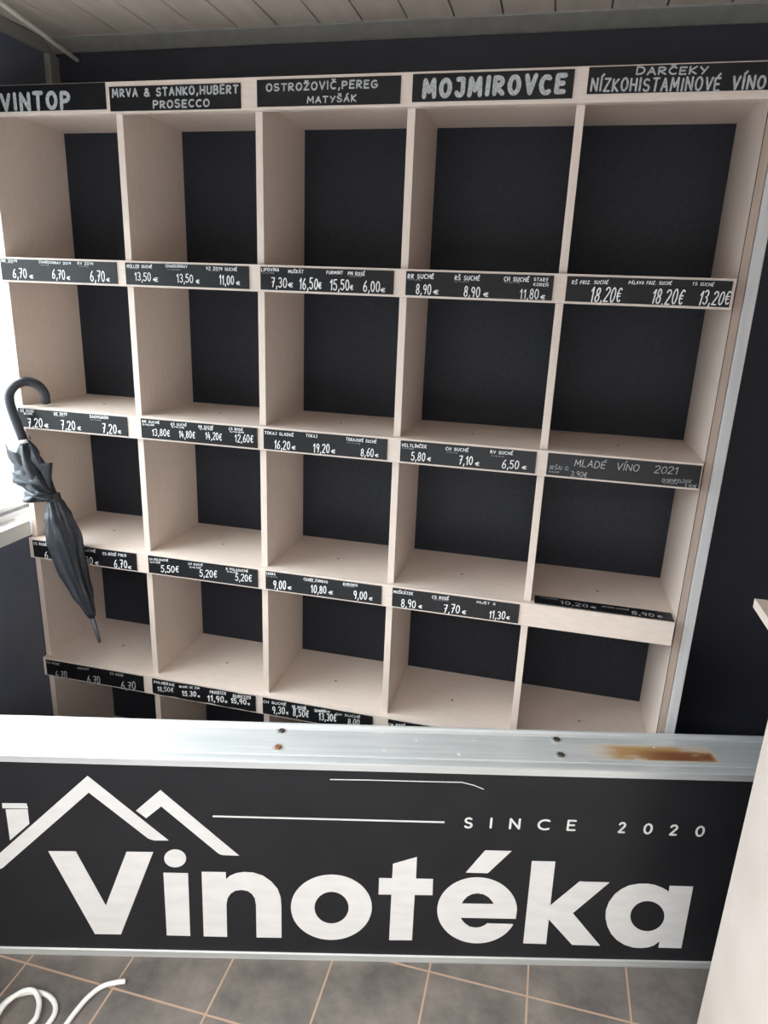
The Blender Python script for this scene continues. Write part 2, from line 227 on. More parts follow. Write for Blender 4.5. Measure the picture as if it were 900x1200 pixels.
# hazy sky, brighter towards the low sun on the window side (-X)
_N, _L = world.node_tree.nodes, world.node_tree.links
_tc = _N.new('ShaderNodeTexCoord')
_sp = _N.new('ShaderNodeSeparateXYZ')
_mr = _N.new('ShaderNodeMapRange')
_mr.interpolation_type = 'SMOOTHSTEP'
_mr.inputs['From Min'].default_value = -0.95
_mr.inputs['From Max'].default_value = -0.1
_mr.inputs['To Min'].default_value = 11.0
_mr.inputs['To Max'].default_value = 3.6
_L.new(_tc.outputs['Generated'], _sp.inputs[0])
_L.new(_sp.outputs['X'], _mr.inputs['Value'])
_mz = _N.new('ShaderNodeMapRange')            # cloudy sky brighter overhead than at the horizon
_mz.inputs['From Min'].default_value = 0.0
_mz.inputs['From Max'].default_value = 0.75
_mz.inputs['To Min'].default_value = 0.45
_mz.inputs['To Max'].default_value = 2.0
_L.new(_sp.outputs['Z'], _mz.inputs['Value'])
_mm = _N.new('ShaderNodeMath')
_mm.operation = 'MULTIPLY'
_L.new(_mr.outputs[0], _mm.inputs[0])
_L.new(_mz.outputs[0], _mm.inputs[1])
_L.new(_mm.outputs[0], _bg.inputs[1])
_cr = _N.new('ShaderNodeMix')
_cr.data_type = 'RGBA'
_mr2 = _N.new('ShaderNodeMapRange')
_mr2.inputs['From Min'].default_value = -0.9
_mr2.inputs['From Max'].default_value = 0.0
_L.new(_sp.outputs['X'], _mr2.inputs['Value'])
_L.new(_mr2.outputs[0], _cr.inputs['Factor'])
_cr.inputs[6].default_value = (0.90, 0.96, 1.03, 1)
_cr.inputs[7].default_value = (1.0, 0.985, 0.965, 1)
_L.new(_cr.outputs[2], _bg.inputs[0])


def portal(name, loc, rot, sx, sy):
    d = bpy.data.lights.new(name, 'AREA')
    d.shape = 'RECTANGLE'
    d.size, d.size_y = sx, sy
    d.cycles.is_portal = True
    o = bpy.data.objects.new(name, d)
    o.location = loc
    o.rotation_euler = rot
    col.objects.link(o)


portal('daylight_left_window', (-0.16, -0.765, 1.455), (0, R(-90), 0), 1.02, 1.77)
portal('daylight_shop_front', (1.25, -2.27, 1.125), (R(90), 0, 0), 2.40, 2.25)
scene.view_settings.view_transform = 'Standard'
scene.view_settings.look = 'None'
scene.view_settings.gamma = 1.0
scene.view_settings.use_curve_mapping = False
scene.view_settings.exposure = 0.2
scene.cycles.max_bounces = 10
scene.cycles.diffuse_bounces = 6
scene.cycles.sample_clamp_indirect = 6.0
scene.cycles.use_denoising = True


# ------------------------------------------------------------------ materials
def srgb(r, g, b):
    def f(c):
        c /= 255.0
        return c / 12.92 if c <= 0.04045 else ((c + 0.055) / 1.055) ** 2.4
    return (f(r), f(g), f(b), 1.0)


def new_mat(name, rough=0.5, metal=0.0, spec=0.5):
    m = bpy.data.materials.new(name)
    m.use_nodes = True
    b = m.node_tree.nodes['Principled BSDF']
    b.inputs['Roughness'].default_value = rough
    b.inputs['Metallic'].default_value = metal
    b.inputs['Specular IOR Level'].default_value = spec
    return m, m.node_tree.nodes, m.node_tree.links, b


def grain_mat(name, c1, c2, scale, rough=0.5, metal=0.0, spec=0.5, bump=0.0, detail=4.0, lo=0.35, hi=0.65):
    """two close colours mixed by a stretched noise in object space"""
    m, N, L, b = new_mat(name, rough, metal, spec)
    tc = N.new('ShaderNodeTexCoord')
    mp = N.new('ShaderNodeMapping')
    mp.inputs['Scale'].default_value = scale
    nz = N.new('ShaderNodeTexNoise')
    nz.inputs['Scale'].default_value = 1.0
    nz.inputs['Detail'].default_value = detail
    rp = N.new('ShaderNodeValToRGB')
    rp.color_ramp.elements[0].position = lo
    rp.color_ramp.elements[1].position = hi
    rp.color_ramp.elements[0].color = c1
    rp.color_ramp.elements[1].color = c2
    L.new(tc.outputs['Object'], mp.inputs['Vector'])
    L.new(mp.outputs['Vector'], nz.inputs['Vector'])
    L.new(nz.outputs['Fac'], rp.inputs['Fac'])
    L.new(rp.outputs['Color'], b.inputs['Base Color'])
    if bump:
        bp = N.new('ShaderNodeBump')
        bp.inputs['Strength'].default_value = bump
        bp.inputs['Distance'].default_value = 0.002
        L.new(nz.outputs['Fac'], bp.inputs['Height'])
        L.new(bp.outputs['Normal'], b.inputs['Normal'])
    return m


WOOD1, WOOD2 = srgb(210, 194, 182), srgb(221, 206, 195)
M = {}
M['wood_up'] = grain_mat('pale_laminate_vertical_grain', WOOD1, WOOD2, (210, 210, 28), 0.45, bump=0.03, lo=0.25, hi=0.75)
M['wood_side'] = grain_mat('pale_laminate_horizontal_grain', WOOD1, WOOD2, (28, 210, 210), 0.45, bump=0.03, lo=0.25, hi=0.75)
M['edge_strip'] = grain_mat('brown_edge_strip', srgb(164, 146, 133), srgb(176, 158, 145), (160, 160, 9), 0.5)
M['wood_counter'] = grain_mat('cream_laminate_streaks', srgb(202, 188, 177), srgb(210, 197, 187), (60, 7, 7), 0.45)
M['black_board'] = grain_mat('black_back_board', srgb(32, 35, 42), srgb(40, 43, 51), (90, 90, 90), 0.5, spec=0.28, bump=0.06)
M['chalkboard'] = grain_mat('chalkboard_label', srgb(19, 19, 21), srgb(24, 24, 27), (60, 60, 60), 0.34, spec=0.32)
M['chalk'] = grain_mat('white_chalk_marker', srgb(215, 215, 215), srgb(240, 240, 240), (300, 300, 300), 0.8)
M['chalk_grey'] = grain_mat('grey_chalk_marker', srgb(150, 152, 154), srgb(186, 188, 190), (220, 220, 220), 0.8)
M['chalk_faint'] = grain_mat('faint_chalk_marker', srgb(120, 122, 126), srgb(160, 162, 166), (300, 300, 300), 0.8)
M['wall_dark'] = grain_mat('matt_black_wall_paint', srgb(42, 44, 53), srgb(48, 50, 60), (5, 5, 5), 0.55)
M['wall_slate'] = grain_mat('slate_blue_wall_paint', srgb(88, 93, 106), srgb(96, 101, 114), (5, 5, 5), 0.55)
M['sky_blocker'] = grain_mat('grey_sky_blocker', srgb(92, 90, 88), srgb(106, 103, 100), (1, 1, 1), 0.9)  # facade of the unseen building, darkened to send less light to the rack
M['wall_pale'] = grain_mat('pale_wall_paint', srgb(205, 200, 195), srgb(214, 210, 205), (4, 4, 4), 0.8)
M['grey_frame'] = grain_mat('grey_painted_metal', srgb(132, 131, 126), srgb(142, 141, 136), (30, 30, 30), 0.5)
M['white_frame'] = grain_mat('white_window_frame', srgb(228, 230, 232), srgb(238, 240, 241), (20, 20, 20), 0.4)
M['sill'] = grain_mat('white_sill_board', srgb(222, 219, 214), srgb(234, 231, 227), (30, 6, 30), 0.45)
M['seal'] = grain_mat('grey_window_seal', srgb(120, 124, 128), srgb(140, 144, 148), (60, 60, 60), 0.6)
M['paving'] = grain_mat('pale_paving_outside', srgb(148, 150, 152), srgb(166, 168, 170), (3, 3, 3), 0.9)
M['face_black'] = grain_mat('black_sign_sheet', srgb(31, 32, 35), srgb(36, 37, 40), (7, 7, 7), 0.42, spec=0.3)
M['vinyl'] = grain_mat('white_vinyl_lettering', srgb(220, 218, 216), srgb(228, 226, 224), (12, 12, 40), 0.5)
M['alu'] = grain_mat('brushed_aluminium', srgb(196, 198, 196), srgb(210, 212, 210), (4, 120, 120), 0.45, metal=0.4)
M['alu_pole'] = grain_mat('satin_aluminium_strip', srgb(190, 189, 188), srgb(202, 201, 200), (120, 120, 4), 0.5, metal=0.1)
M['screw'] = grain_mat('dull_steel_screw', srgb(70, 66, 60), srgb(110, 104, 96), (400, 400, 400), 0.5, metal=0.8)
M['screw_rust'] = grain_mat('rusty_screw', srgb(96, 58, 34), srgb(140, 92, 60), (400, 400, 400), 0.7)
M['hole'] = grain_mat('dark_screw_hole', srgb(40, 34, 30), srgb(60, 52, 46), (200, 200, 200), 0.6)
M['umbrella_cloth'] = grain_mat('black_umbrella_cloth', srgb(34, 38, 44), srgb(44, 49, 56), (60, 60, 60), 0.48, spec=0.5)
M['umbrella_handle'] = grain_mat('black_plastic_handle', srgb(36, 38, 44), srgb(44, 47, 54), (40, 40, 40), 0.38)
M['umbrella_metal'] = grain_mat('grey_ferrule', srgb(70, 74, 80), srgb(84, 88, 94), (80, 80, 80), 0.4)
M['white_plastic'] = grain_mat('white_plastic', srgb(232, 230, 226), srgb(240, 238, 235), (60, 60, 60), 0.4)
M['pole_white'] = grain_mat('off_white_pole', srgb(196, 188, 178), srgb(208, 200, 190), (20, 20, 20), 0.5)
M['dust'] = grain_mat('white_specks', srgb(225, 225, 220), srgb(240, 240, 236), (90, 90, 90), 0.8)


def floor_mat():
    m, N, L, b = new_mat('dark_floor_tiles', 0.5, spec=0.35)
    tc = N.new('ShaderNodeTexCoord')
    sp = N.new('ShaderNodeSeparateXYZ')
    L.new(tc.outputs['Object'], sp.inputs[0])

    def mth(op, a, bb=None):
        n = N.new('ShaderNodeMath')
        n.operation = op
        for k, v in enumerate((a, bb)):
            if v is None:
                continue
            if isinstance(v, (int, float)):
                n.inputs[k].default_value = v
            else:
                L.new(v, n.inputs[k])
        return n.outputs[0]

    def line(axis, origin, pitch, w):
        q = mth('DIVIDE', mth('SUBTRACT', sp.outputs[axis], origin), pitch)
        f = mth('ABSOLUTE', mth('SUBTRACT', mth('FRACT', mth('ADD', q, 100.5)), 0.5))
        return mth('LESS_THAN', f, w / pitch)
    g = mth('MAXIMUM', line('X', 0.3547, 0.24505, 0.0024), line('Y', -0.6005, 0.2490, 0.0026))
    nz = N.new('ShaderNodeTexNoise')
    nz.inputs['Scale'].default_value = 7.0
    nz.inputs['Detail'].default_value = 8.0
    nz.inputs['Roughness'].default_value = 0.68
    L.new(tc.outputs['Object'], nz.inputs['Vector'])
    rp = N.new('ShaderNodeValToRGB')
    rp.color_ramp.elements[0].position = 0.3
    rp.color_ramp.elements[1].position = 0.75
    rp.color_ramp.elements[0].color = srgb(84, 80, 78)
    rp.color_ramp.elements[1].color = srgb(136, 127, 119)
    L.new(nz.outputs['Fac'], rp.inputs['Fac'])
    mx = N.new('ShaderNodeMix')
    mx.data_type = 'RGBA'
    L.new(g, mx.inputs['Factor'])
    L.new(rp.outputs['Color'], mx.inputs[6])
    mx.inputs[7].default_value = srgb(176, 148, 127)
    L.new(mx.outputs[2], b.inputs['Base Color'])
    bp = N.new('ShaderNodeBump')
    bp.inputs['Strength'].default_value = 0.4
    bp.inputs['Distance'].default_value = 0.002
    L.new(mth('SUBTRACT', mth('MULTIPLY', nz.outputs['Fac'], 0.5), g), bp.inputs['Height'])
    L.new(bp.outputs['Normal'], b.inputs['Normal'])
    return m


M['floor'] = floor_mat()


def ceiling_mat():
    return grain_mat('ceiling_planks', srgb(198, 186, 175), srgb(210, 198, 187), (30, 3, 30), 0.55)


M['ceiling'] = ceiling_mat()
M['groove'] = grain_mat('ceiling_groove', srgb(112, 102, 94), srgb(124, 113, 104), (30, 30, 30), 0.8)


def rust_mat():
    """aluminium sheet with one long rust stain (sign space: x along, y into depth)"""
    m = grain_mat('aluminium_sheet_with_rust_stain', srgb(216, 219, 219), srgb(230, 232, 232), (3, 90, 90), 0.44, metal=0.5)
    N, L = m.node_tree.nodes, m.node_tree.links
    b = N['Principled BSDF']
    base = b.inputs['Base Color'].links[0].from_socket
    tc = [n for n in N if n.type == 'TEX_COORD'][0]
    sp = N.new('ShaderNodeSeparateXYZ')
    L.new(tc.outputs['Object'], sp.inputs[0])
    nz = N.new('ShaderNodeTexNoise')
    nz.inputs['Scale'].default_value = 28.0
    nz.inputs['Detail'].default_value = 7.0
    mp = N.new('ShaderNodeMapping')
    mp.inputs['Scale'].default_value = (0.35, 1, 1)
    L.new(tc.outputs['Object'], mp.inputs['Vector'])
    L.new(mp.outputs['Vector'], nz.inputs['Vector'])

    def mr(sock, a, c):
        n = N.new('ShaderNodeMapRange')
        n.interpolation_type = 'SMOOTHSTEP'
        n.inputs['From Min'].default_value = a
        n.inputs['From Max'].default_value = c
        L.new(sock, n.inputs['Value'])
        return n.outputs[0]

    def mul(a, c):
        n = N.new('ShaderNodeMath')
        n.operation = 'MULTIPLY'
        L.new(a, n.inputs[0])
        L.new(c, n.inputs[1])
        return n.outputs[0]
    box = mul(mul(mr(sp.outputs['X'], 1.40, 1.54), mr(sp.outputs['X'], 1.765, 1.752)),
              mul(mr(sp.outputs['Y'], 0.046, 0.056), mr(sp.outputs['Y'], 0.122, 0.098)))
    core = mul(mul(mr(sp.outputs['X'], 1.50, 1.66), mr(sp.outputs['X'], 1.758, 1.745)),
               mul(mr(sp.outputs['Y'], 0.050, 0.058), mr(sp.outputs['Y'], 0.100, 0.080)))
    st = mul(box, mr(nz.outputs['Fac'], 0.25, 0.55))
    st2 = mul(core, mr(nz.outputs['Fac'], 0.38, 0.58))
    m1 = N.new('ShaderNodeMix')
    m1.data_type = 'RGBA'
    L.new(st, m1.inputs['Factor'])
    L.new(base, m1.inputs[6])
    m1.inputs[7].default_value = srgb(168, 132, 82)
    m2 = N.new('ShaderNodeMix')
    m2.data_type = 'RGBA'
    L.new(st2, m2.inputs['Factor'])
    L.new(m1.outputs[2], m2.inputs[6])
    m2.inputs[7].default_value = srgb(116, 68, 38)
    L.new(m2.outputs[2], b.inputs['Base Color'])
    me = N.new('ShaderNodeMapRange')
    L.new(st, me.inputs['Value'])
    me.inputs['To Min'].default_value = 0.5
    me.inputs['To Max'].default_value = 0.0
    L.new(me.outputs[0], b.inputs['Metallic'])
    ro = N.new('ShaderNodeMapRange')
    L.new(st, ro.inputs['Value'])
    ro.inputs['To Min'].default_value = 0.4
    ro.inputs['To Max'].default_value = 0.85
    L.new(ro.outputs[0], b.inputs['Roughness'])
    return m


M['rusty_alu'] = rust_mat()


def glass_mat():
    m = bpy.data.materials.new('window_glass')
    m.use_nodes = True
    N, L = m.node_tree.nodes, m.node_tree.links
    N.remove(N['Principled BSDF'])
    t = N.new('ShaderNodeBsdfTransparent')
    t.inputs[0].default_value = (0.95, 0.98, 0.98, 1)
    g = N.new('ShaderNodeBsdfGlossy')
    g.inputs['Roughness'].default_value = 0.02
    lw = N.new('ShaderNodeLayerWeight')
    pw = N.new('ShaderNodeMath')
    pw.operation = 'POWER'
    pw.inputs[1].default_value = 5.0
    L.new(lw.outputs['Facing'], pw.inputs[0])
    f = N.new('ShaderNodeMapRange')
    f.inputs['To Min'].default_value = 0.03
    f.inputs['To Max'].default_value = 0.8
    L.new(pw.outputs[0], f.inputs['Value'])
    mx = N.new('ShaderNodeMixShader')
    L.new(f.outputs[0], mx.inputs[0])
    L.new(t.outputs[0], mx.inputs[1])
    L.new(g.outputs[0], mx.inputs[2])
    L.new(mx.outputs[0], N['Material Output'].inputs[0])
    return m


M['glass'] = glass_mat()


# ------------------------------------------------------------------ helpers
def box(bm, x0, x1, y0, y1, z0, z1):
    v = [bm.verts.new(c) for c in ((x0, y0, z0), (x1, y0, z0), (x1, y1, z0), (x0, y1, z0),
                                   (x0, y0, z1), (x1, y0, z1), (x1, y1, z1), (x0, y1, z1))]
    for f in ((0, 3, 2, 1), (4, 5, 6, 7), (0, 1, 5, 4), (1, 2, 6, 5), (2, 3, 7, 6), (3, 0, 4, 7)):
        bm.faces.new([v[i] for i in f])


def obj(name, bm, mat, parent=None, bevel=0.0, smooth=False):
    """link a bmesh given in the parent's own space as one mesh object"""
    me = bpy.data.meshes.new(name)
    bm.normal_update()
    bm.to_mesh(me)
    bm.free()
    me.materials.append(mat)
    if smooth:
        for p in me.polygons:
            p.use_smooth = True
    o = bpy.data.objects.new(name, me)
    col.objects.link(o)
    if parent is not None:
        o.parent = parent
    if bevel:
        md = o.modifiers.new('bevel', 'BEVEL')
        md.width = bevel
        md.segments = 2
        md.limit_method = 'ANGLE'
    return o


def box_obj(name, dims, mat, parent=None, bevel=0.0):
    bm = bmesh.new()
    box(bm, *dims)
    return obj(name, bm, mat, parent, bevel)


def thing(name, label, cat, loc=(0, 0, 0), rotz=0.0, group=None):
    o = bpy.data.objects.new(name, None)
    o.empty_display_size = 0.05
    col.objects.link(o)
    o.location = loc
    o.rotation_euler = (0, 0, rotz)
    return tag(o, label, cat, group)


def tag(o, label, cat, group=None):
    o['label'] = label
    o['category'] = cat
    if group:
        o['group'] = group
    return o


def struct(o):
    o['kind'] = 'structure'
    return o


def frames(pts):
    """parallel-transport frames along a polyline"""
    P = [Vector(p) for p in pts]
    T = []
    for i in range(len(P)):
        a = P[max(i - 1, 0)]
        b = P[min(i + 1, len(P) - 1)]
        T.append((b - a).normalized())
    n = T[0].orthogonal().normalized()
    out = []
    for i, t in enumerate(T):
        n = (n - t * n.dot(t)).normalized()
        out.append((P[i], n.copy(), t.cross(n)))
    return out


def smooth_path(pts, k=6):
    """Catmull-Rom through the points"""
    P = [Vector(p) for p in pts]
    P = [P[0] * 2 - P[1]] + P + [P[-1] * 2 - P[-2]]
    out = []
    for i in range(1, len(P) - 2):
        for j in range(k):
            t = j / k
            a, b, c, d = P[i - 1], P[i], P[i + 1], P[i + 2]
            out.append(0.5 * ((2 * b) + (c - a) * t + (2 * a - 5 * b + 4 * c - d) * t * t
                              + (3 * b - a - 3 * c + d) * t ** 3))
    out.append(P[-2])
    return out


def tube(bm, pts, rad, seg=12, sx=1.0, shape=None):
    fr = frames(pts)
    n = len(fr)
    rings = []
    for i, (p, u, v) in enumerate(fr):
        r = rad(i / (n - 1)) if callable(rad) else rad
        ring = []
        for k in range(seg):
            a = 2 * math.pi * k / seg
            q = r * (shape(i / (n - 1), a) if shape else 1.0)
            ring.append(bm.verts.new(p + u * (math.cos(a) * q) + v * (math.sin(a) * q * sx)))
        rings.append(ring)
    for a, b in zip(rings, rings[1:]):
        for k in range(seg):
            bm.faces.new((a[k], a[(k + 1) % seg], b[(k + 1) % seg], b[k]))
    bm.faces.new(rings[0][::-1])
    bm.faces.new(rings[-1])


def flat_shape(bm, loops, place, thick):
    """polygon with holes in 2D, placed by place(a, b, depth) with a small real thickness"""
    polys = [[Vector((a, b, 0)) for a, b in lp] for lp in loops]
    flat = [v for lp in polys for v in lp]
    tris = tessellate_polygon(polys)
    fr = [bm.verts.new(place(v.x, v.y, thick)) for v in flat]
    bk = [bm.verts.new(place(v.x, v.y, 0.0)) for v in flat]
    for t in tris:
        try:
            bm.faces.new([fr[i] for i in t])
        except ValueError:
            pass
    k = 0
    for lp in polys:
        n = len(lp)
        for i in range(n):
            a, b = k + i, k + (i + 1) % n
            try:
                bm.faces.new((fr[a], fr[b], bk[b], bk[a]))
            except ValueError:
                pass
        k += n


# ------------------------------------------------------------------ handwriting: a stroke alphabet on a 4 x 6 grid
def arc(cx, cy, rx, ry, a0, a1, n=10):
    return [(cx + rx * math.cos(R(a0 + (a1 - a0) * i / n)), cy + ry * math.sin(R(a0 + (a1 - a0) * i / n))) for i in range(n + 1)]


G = {
    '0': (3, [arc(1.5, 3, 1.5, 3, 90, 450, 16)]),
    '1': (1.6, [[(0, 4.4), (1.3, 6), (1.3, 0)]]),
    '2': (3, [arc(1.5, 4.5, 1.5, 1.5, 165, -20, 9) + [(0, 0), (3, 0)]]),
    '3': (2.8, [arc(1.3, 4.5, 1.4, 1.5, 150, -90, 9) + arc(1.3, 1.5, 1.5, 1.5, 90, -150, 9)]),
    '4': (3, [[(1.2, 6), (0, 2), (3, 2)], [(2.2, 4), (2.0, 0)]]),
    '5': (2.8, [[(2.7, 6), (0.4, 6), (0.2, 3.4)] + arc(1.2, 1.9, 1.6, 1.9, 110, -150, 11)]),
    '6': (3, [[(2.3, 6), (0.9, 4.4), (0.15, 2.4)] + arc(1.5, 1.6, 1.4, 1.6, 170, 530, 14)]),
    '7': (2.8, [[(0, 6), (2.8, 6), (1.0, 0)], [(0.6, 3.2), (2.5, 3.4)]]),
    '8': (2.8, [arc(1.4, 4.5, 1.15, 1.5, 270, -90, 12) + arc(1.4, 1.5, 1.4, 1.5, 90, 450, 12)]),
    '9': (2.8, [arc(1.4, 4.4, 1.3, 1.6, 0, 360, 14) + [(2.6, 3), (1.9, 0)]]),
    ',': (0.7, [[(0.6, 0.5), (0.2, -1.2)]]),
    '.': (0.7, [[(0.3, 0.1), (0.4, 0.0)]]),
    '=': (2, [[(0, 2.2), (2, 2.2)], [(0, 3.8), (2, 3.8)]]),
    '€': (3, [arc(1.9, 3, 1.5, 3, 50, 310, 12), [(0, 3.6), (2.4, 3.6)], [(0, 2.4), (2.2, 2.4)]]),
    '&': (3.2, [[(3.2, 0), (0.8, 4.4)] + arc(1.5, 4.9, 0.8, 1.1, 200, -40, 8) + arc(1.3, 1.5, 1.3, 1.5, 110, 330, 8) + [(3.1, 2.6)]]),
    ' ': (1.7, []),
    'A': (3, [[(0, 0), (1.5, 6), (3, 0)], [(0.6, 2.1), (2.4, 2.1)]]),
    'B': (2.7, [[(0, 0), (0, 6)], [(0, 6)] + arc(1.1, 4.6, 1.3, 1.4, 90, -90, 7) + [(0, 3.2)] + arc(1.2, 1.6, 1.5, 1.6, 90, -90, 7) + [(0, 0)]]),
    'C': (2.8, [arc(1.7, 3, 1.7, 3, 55, 305, 12)]),
    'D': (3, [[(0, 0), (0, 6)] + arc(0.6, 3, 2.4, 3, 90, -90, 10) + [(0, 0)]]),
    'E': (2.4, [[(2.4, 6), (0, 6), (0, 0), (2.4, 0)], [(0, 3.1), (2, 3.1)]]),
    'F': (2.3, [[(2.3, 6), (0, 6), (0, 0)], [(0, 3.1), (1.9, 3.1)]]),
    'G': (3, [arc(1.7, 3, 1.7, 3, 55, 330, 13) + [(3.1, 2.7), (1.8, 2.7)]]),
    'H': (2.8, [[(0, 0), (0, 6)], [(2.8, 0), (2.8, 6)], [(0, 3), (2.8, 3)]]),
    'I': (0.4, [[(0.2, 0), (0.2, 6)]]),
    'J': (2.4, [[(0.5, 6), (2.3, 6), (2.3, 1.8)] + arc(1.2, 1.5, 1.1, 1.5, 0, -160, 8)]),
    'K': (2.6, [[(0, 0), (0, 6)], [(2.5, 6), (0.1, 2.8), (2.6, 0)]]),
    'L': (2.2, [[(0, 6), (0, 0), (2.2, 0)]]),
    'M': (3.6, [[(0, 0), (0.3, 6), (1.8, 1.8), (3.3, 6), (3.6, 0)]]),
    'N': (2.9, [[(0, 0), (0, 6), (2.9, 0), (2.9, 6)]]),
    'O': (3.1, [arc(1.55, 3, 1.55, 3, 90, 450, 16)]),
    'P': (2.6, [[(0, 0), (0, 6)] + arc(1.0, 4.4, 1.6, 1.6, 90, -90, 8) + [(0, 2.8)]]),
    'R': (2.7, [[(0, 0), (0, 6)] + arc(1.0, 4.5, 1.5, 1.5, 90, -90, 8) + [(0.2, 3.0), (2.7, 0)]]),
    'S': (2.7, [arc(1.4, 4.5, 1.3, 1.5, 40, 260, 9) + arc(1.3, 1.5, 1.4, 1.5, 80, -150, 9)]),
    'T': (2.8, [[(0, 6), (2.8, 6)], [(1.4, 6), (1.4, 0)]]),
    'U': (2.8, [[(0, 6), (0, 2)] + arc(1.4, 1.7, 1.4, 1.7, 190, 350, 8) + [(2.8, 6)]]),
    'V': (2.9, [[(0, 6), (1.5, 0), (2.9, 6)]]),
    'X': (2.8, [[(0, 0), (2.8, 6)], [(0, 6), (2.8, 0)]]),
    'Y': (2.8, [[(0, 6), (1.4, 3)], [(2.8, 6), (1.0, 0)]]),
    'Z': (2.7, [[(0, 6), (2.7, 6), (0, 0), (2.7, 0)]]),
}
ACC = {'Á': ('A', 'a'), 'É': ('E', 'a'), 'Í': ('I', 'a'), 'Ý': ('Y', 'a'), 'Ú': ('U', 'a'), 'Ó': ('O', 'a'),
       'Š': ('S', 'c'), 'Č': ('C', 'c'), 'Ž': ('Z', 'c'), 'Ň': ('N', 'c'), 'Ř': ('R', 'c'), 'Ť': ('T', 'c'),
       'Ü': ('U', 'd'), 'Ö': ('O', 'd')}
for k, (b_, t_) in ACC.items():
    w_, s_ = G[b_]
    m_ = w_ / 2
    e_ = {'a': [[(m_ - 0.1, 6.9), (m_ + 0.9, 8.1)]], 'c': [[(m_ - 0.8, 8.0), (m_, 7.0), (m_ + 0.8, 8.0)]],
          'd': [[(m_ - 0.6, 7.2), (m_ - 0.5, 7.4)], [(m_ + 0.6, 7.2), (m_ + 0.5, 7.4)]]}[t_]
    G[k] = (w_, s_ + e_)


_layer = [0]     # each dab of paint lies a hair above the one before it

def stroke(bm, pts, w, place0, caps=6):
    def place(a, b):
        v = place0(a, b)
        e = _layer[0] * 3e-6
        return (v[0], v[1], v[2] + e) if place0.__code__.co_name == 'flat' else (v[0], v[1] - e, v[2])
    for a, b in zip(pts, pts[1:]):
        dx, dy = b[0] - a[0], b[1] - a[1]
        l = math.hypot(dx, dy)
        _layer[0] = (_layer[0] + 1) % 60
        if l < 1e-7:
            continue
        nx, ny = -dy / l * w / 2, dx / l * w / 2
        bm.faces.new([bm.verts.new(place(*q)) for q in
                      ((a[0] - nx, a[1] - ny), (b[0] - nx, b[1] - ny), (b[0] + nx, b[1] + ny), (a[0] + nx, a[1] + ny))])
    if caps:
        for q in pts:
            _layer[0] = (_layer[0] + 1) % 60
            bm.faces.new([bm.verts.new(place(q[0] + w / 2 * math.cos(2 * math.pi * k / caps),
                                             q[1] + w / 2 * math.sin(2 * math.pi * k / caps))) for k in range(caps)])


def write(bm, text, p0, p1, h, w, place, rnd=None, slant=0.0, gap=0.75):
    """letters fitted between baseline ends p0, p1 with cap height h and stroke width w"""
    total = sum(G[c][0] for c in text) + gap * (len(text) - 1)
    L = math.hypot(p1[0] - p0[0], p1[1] - p0[1])
    ux, uy = (p1[0] - p0[0]) / L, (p1[1] - p0[1]) / L
    sx, sy = (L - w * len(text)) / max(total, 0.1), (h - w) / 6.0
    x = 0.0
    for k, c in enumerate(text):
        gw, strokes = G[c]
        jy = rnd.uniform(-0.22, 0.22) if rnd else 0.0
        js = rnd.uniform(0.94, 1.06) if rnd else 1.0
        jr = rnd.uniform(-0.035, 0.035) if rnd else 0.0
        for s in strokes:
            pts = []
            for (a, b) in s:
                a2 = (x + a) * sx + (b * sy) * (slant + jr) + w * (k + 0.5)
                b2 = (b * js + jy) * sy
                pts.append((p0[0] + ux * a2, p0[1] + uy * a2 + b2 + w / 2))
            stroke(bm, pts, w, place)
        x += gw + gap


# ------------------------------------------------------------------ room
CEIL = 2.289
WY = 0.296           # back wall face
RX = 2.62            # right wall face
FY = -2.15           # front wall face
struct(box_obj('floor', (-0.2, RX + 0.1, FY - 0.1, WY + 0.1, -0.08, 0.0), M['floor']))
struct(box_obj('wall_back', (-0.2, RX + 0.1, WY, WY + 0.1, 0.0, CEIL), M['wall_dark']))
struct(box_obj('wall_right', (RX, RX + 0.1, FY, WY, 0.0, CEIL), M['wall_dark']))
WX = -0.012          # left wall face
WZ0, WZ1, WY0, WY1 = 0.945, 1.965, -1.65, 0.12     # left window opening
bm = bmesh.new()
box(bm, WX - 0.1, WX, FY, WY, 0.0, WZ0 - 0.047)
box(bm, WX - 0.1, WX, FY, WY, WZ1, CEIL)
box(bm, WX - 0.1, WX, FY, WY0, WZ0 - 0.047, WZ1)
box(bm, WX - 0.1, WX, WY1, WY, WZ0 - 0.047, WZ1)
struct(obj('wall_left', bm, M['wall_slate']))
HX0, HX1, HZ = 0.06, 2.44, 2.24                   # wide open shop front behind the camera
bm = bmesh.new()
box(bm, -0.2, HX0, FY - 0.1, FY, 0.0, CEIL)
box(bm, HX1, RX + 0.1, FY - 0.1, FY, 0.0, CEIL)
box(bm, HX0, HX1, FY - 0.1, FY, HZ, CEIL)
struct(obj('wall_front', bm, M['wall_pale']))
# ceiling: boards running towards the back wall with dark grooves between them
ceil = struct(box_obj('ceiling', (-0.2, RX + 0.1, FY - 0.1, WY + 0.1, CEIL + 0.012, CEIL + 0.08), M['groove']))
bm = bmesh.new()
edges = [-0.11, 0.005, 0.122, 0.240, 0.356, 0.474, 0.585, 0.697, 0.812, 0.925, 1.040, 1.156, 1.274, 1.396, 1.524, 1.645, 1.782,
         1.90, 2.02, 2.14, 2.26, 2.38, 2.50, 2.63]
for a, b in zip(edges, edges[1:]):
    box(bm, a + 0.002, b - 0.002, FY, WY, CEIL, CEIL + 0.014)
obj('ceiling_boards', bm, M['ceiling'], ceil, bevel=0.0015)
